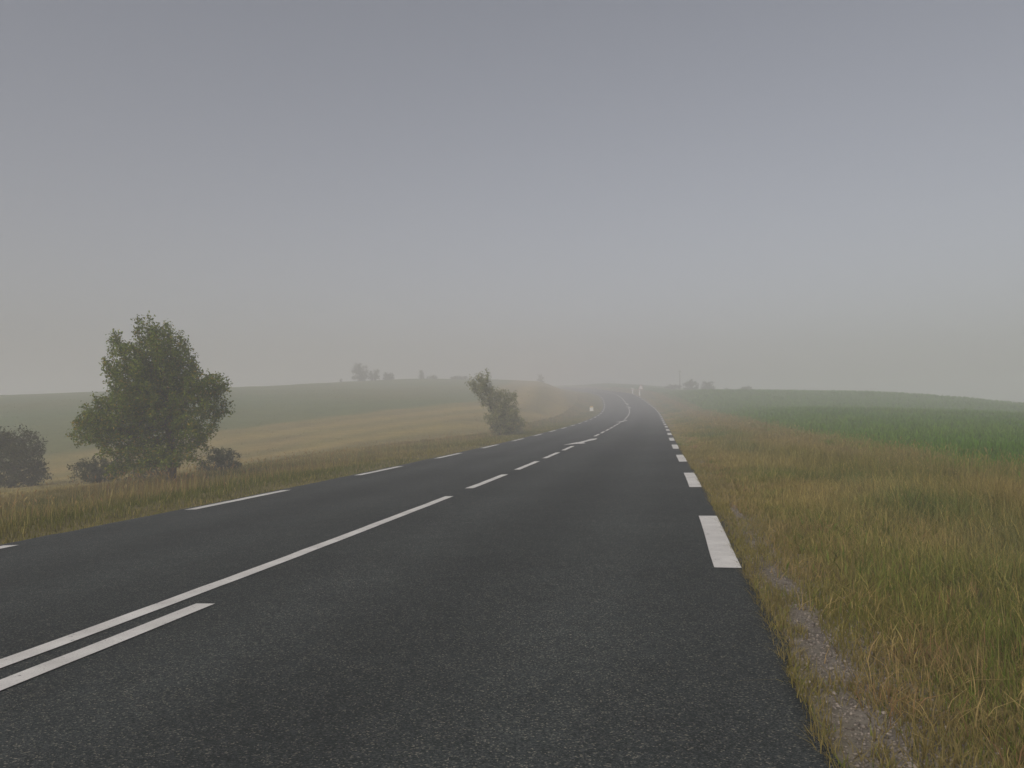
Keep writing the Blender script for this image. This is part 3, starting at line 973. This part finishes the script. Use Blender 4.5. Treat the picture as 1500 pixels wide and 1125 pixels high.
# ---------------------------------------------------------------- roadside furniture
WHITE = plain('white_plastic', (0.84, 0.83, 0.80), 0.5, 0.06)
RED = plain('red_reflective', (0.50, 0.05, 0.035), 0.45, 0.12)
BLACK = plain('black_film', (0.03, 0.03, 0.03), 0.5, 0.1)
YELLOW = plain('yellow_paint', (0.66, 0.46, 0.12), 0.6, 0.12)
GALV = plain('galvanised_steel', (0.36, 0.37, 0.38), 0.5, 0.12, 20, 0.6)
STONE = plain('white_painted_stone', (0.80, 0.79, 0.74), 0.8, 0.08, 12)
WOOD = plain('weathered_wood', (0.13, 0.11, 0.09), 0.9, 0.25, 12)


def prism(prof, z0, z1, taper=1.0):
    """upright prism from a plan outline"""
    n = len(prof)
    V = [(x, y, z0) for x, y in prof] + [(x * taper, y * taper, z1) for x, y in prof]
    f = [tuple(range(n))[::-1], tuple(range(n, 2 * n))] + [(i, (i + 1) % n, n + (i + 1) % n, n + i) for i in range(n)]
    return V, f


def circ(r, n=10): return [(r * math.cos(2 * math.pi * i / n), r * math.sin(2 * math.pi * i / n)) for i in range(n)]


def delineator(s, d, label, lean=0.0):
    x, y = road_xy(s, d); z = float(ground_z(np.array([s]), np.array([d]))[0])
    root = empty('delineator_post', (float(x), float(y), z - 0.03), -float(np.interp(s, SS, TT)))
    root.rotation_euler[1] = lean
    tag(root, label, 'post', 'delineator posts at the bend')
    w = 0.13; t = 0.06
    plan = [(-w, -t), (-w * 0.6, -t - 0.03), (w * 0.6, -t - 0.03), (w, -t), (w, t), (-w, t)]
    V, f = prism(plan, 0, 0.92); poly_obj('body', V, f, WHITE, root)
    V, f = prism([(a * 1.04, b * 1.06) for a, b in plan], 0.922, 1.00); poly_obj('band', V, f, RED, root)
    V, f = prism(plan, 1.002, 1.22)
    # slanted cap
    V = [(a, b, c if c < 1.1 else c - 0.10 * (1 if b > 0 else 0)) for a, b, c in V]
    poly_obj('cap', V, f, WHITE, root)
    return root


delineator(168.5, 4.25, 'white delineator post with red band in front of the triangle sign', -0.06)
delineator(178.5, 3.95, 'white delineator post with red band beside the small tilted plate')


def plate_sign(s, d):
    x, y = road_xy(s, d); z = float(ground_z(np.array([s]), np.array([d]))[0])
    root = empty('direction_plate', (float(x), float(y), z - 0.03), -float(np.interp(s, SS, TT)))
    tag(root, 'small tilted white plate on a thin post at the far bend', 'sign')
    V, f = prism(circ(0.03, 8), 0, 1.25); poly_obj('post', V, f, GALV, root)
    pl = [(-0.48, 0.13), (0.30, -0.08), (0.50, -0.04), (0.34, 0.10), (-0.44, 0.30)]
    n = len(pl)
    V = [(a, -0.05, 1.02 + b) for a, b in pl] + [(a, -0.034, 1.02 + b) for a, b in pl]
    f = [tuple(range(n)), tuple(range(n, 2 * n))[::-1]] + [(i, n + i, n + (i + 1) % n, (i + 1) % n) for i in range(n)]
    poly_obj('plate', V, f, WHITE, root)


plate_sign(181.5, 4.35)


def triangle_sign(s, d):
    x, y = road_xy(s, d); z = float(ground_z(np.array([s]), np.array([d]))[0])
    root = empty('warning_sign', (float(x), float(y), z - 0.03), -float(np.interp(s, SS, TT)) + 0.03)
    tag(root, 'red bordered triangle warning sign on a grey post at the bend', 'sign')
    V, f = prism(circ(0.032, 8), 0, 2.15); poly_obj('post', V, f, GALV, root)

    def tri(k, y0, y1, mat, name, par):
        cz = 1.15 + 0.29
        # rounded corners
        pts = []
        for c in (-150, -30, 90):
            for dlt in (-40, 0, 40):
                a = math.radians(c); b = math.radians(c + dlt)
                pts.append((0.52 * k * math.cos(a) + 0.05 * k * math.cos(b), cz + 0.52 * k * math.sin(a) + 0.05 * k * math.sin(b)))
        n = len(pts)
        V = [(a, y0, b) for a, b in pts] + [(a, y1, b) for a, b in pts]
        f = [tuple(range(n)), tuple(range(n, 2 * n))[::-1]] + [(i, n + i, n + (i + 1) % n, (i + 1) % n) for i in range(n)]
        return poly_obj(name, V, f, mat, par)
    board = tri(1.0, -0.062, -0.036, RED, 'border', root)
    face = tri(0.82, -0.068, -0.0625, WHITE, 'face', board)
    cz = 1.40
    pl = [(-0.07, -0.12), (-0.01, -0.12), (-0.01, 0.0), (0.07, 0.10), (0.10, 0.07), (0.10, 0.19), (-0.02, 0.17), (0.02, 0.14), (-0.07, 0.03)]
    n = len(pl)
    V = [(a, -0.0715, cz + b) for a, b in pl] + [(a, -0.0685, cz + b) for a, b in pl]
    f = [tuple(range(n)), tuple(range(n, 2 * n))[::-1]] + [(i, n + i, n + (i + 1) % n, (i + 1) % n) for i in range(n)]
    poly_obj('bend_symbol', V, f, BLACK, board)


triangle_sign(174.0, 5.1)


def milestone(s, d):
    x, y = road_xy(s, d); z = float(ground_z(np.array([s]), np.array([d]))[0])
    root = empty('kilometre_stone', (float(x), float(y), z - 0.05), -float(np.interp(s, SS, TT)))
    tag(root, 'squat white kilometre stone with rounded yellow top on the inner verge', 'stone marker')
    w, t = 0.25, 0.16
    V, f = prism([(-w, -t), (w, -t), (w, t), (-w, t)], 0, 0.60, 0.97); poly_obj('body', V, f, STONE, root)
    n = 9
    arc = [(w * 1.0 * math.cos(math.pi * i / n), 0.603 + 0.20 * math.sin(math.pi * i / n)) for i in range(n + 1)]
    V = [(a, -t * 1.03, b) for a, b in arc] + [(a, t * 1.03, b) for a, b in arc]
    m = n + 1
    f = [tuple(range(m)), tuple(range(m, 2 * m))[::-1]] + [(i, m + i, m + (i + 1) % m, (i + 1) % m) for i in range(m)]
    poly_obj('cap', V, f, YELLOW, root)


milestone(117.0, -5.1)

# thin pole beyond the crop
px_, py_ = (996 - 750) / 1200 * 182, 182.0
root = empty('utility_pole', (px_, py_, gz_xy(px_, py_) - 0.1))
tag(root, 'thin wooden pole standing beside the broken topped tree', 'pole')
V, f = prism(circ(0.10, 8), 0, 4.6, 0.6); poly_obj('shaft', V, f, WOOD, root, True)
V, f = prism([(-0.35, -0.05), (0.35, -0.05), (0.35, 0.05), (-0.35, 0.05)], 4.25, 4.34); poly_obj('crossarm', V, f, WOOD, root)
for sx_ in (-0.28, 0.28):
    V, f = prism([(sx_ + a, b) for a, b in circ(0.035, 6)], 4.342, 4.46); poly_obj('insulator', V, f, WHITE, root)

# ---------------------------------------------------------------- the fog
N = bpy.data.materials.new('fog'); N.use_nodes = True
t = N.node_tree
for n in list(t.nodes):
    if n.type != 'OUTPUT_MATERIAL': t.nodes.remove(n)
pv = t.nodes.new('ShaderNodeVolumePrincipled')
pv.inputs['Color'].default_value = (0.985, 0.985, 0.985, 1)
pv.inputs['Density'].default_value = HAZE_DENSITY
pv.inputs['Anisotropy'].default_value = 0.0
t.links.new(pv.outputs[0], t.nodes['Material Output'].inputs['Volume'])
xs = Vr[..., 0]; lo = float(Zg.min()) - 1.0; hi = 15.0
R = 1400.0
V, f = prism([(-R, -R), (R, -R), (R, R), (-R, R)], lo, hi)
haze = poly_obj('haze', V, f, N)
tag(haze, 'pale morning fog lying over road and fields', 'fog', kind='stuff')
print('TRIS', sum(len(o.data.loops) - 2 * len(o.data.polygons) for o in sc.objects if o.type == 'MESH'), 'zmin', lo, 'zmax', float(Zg.max()))
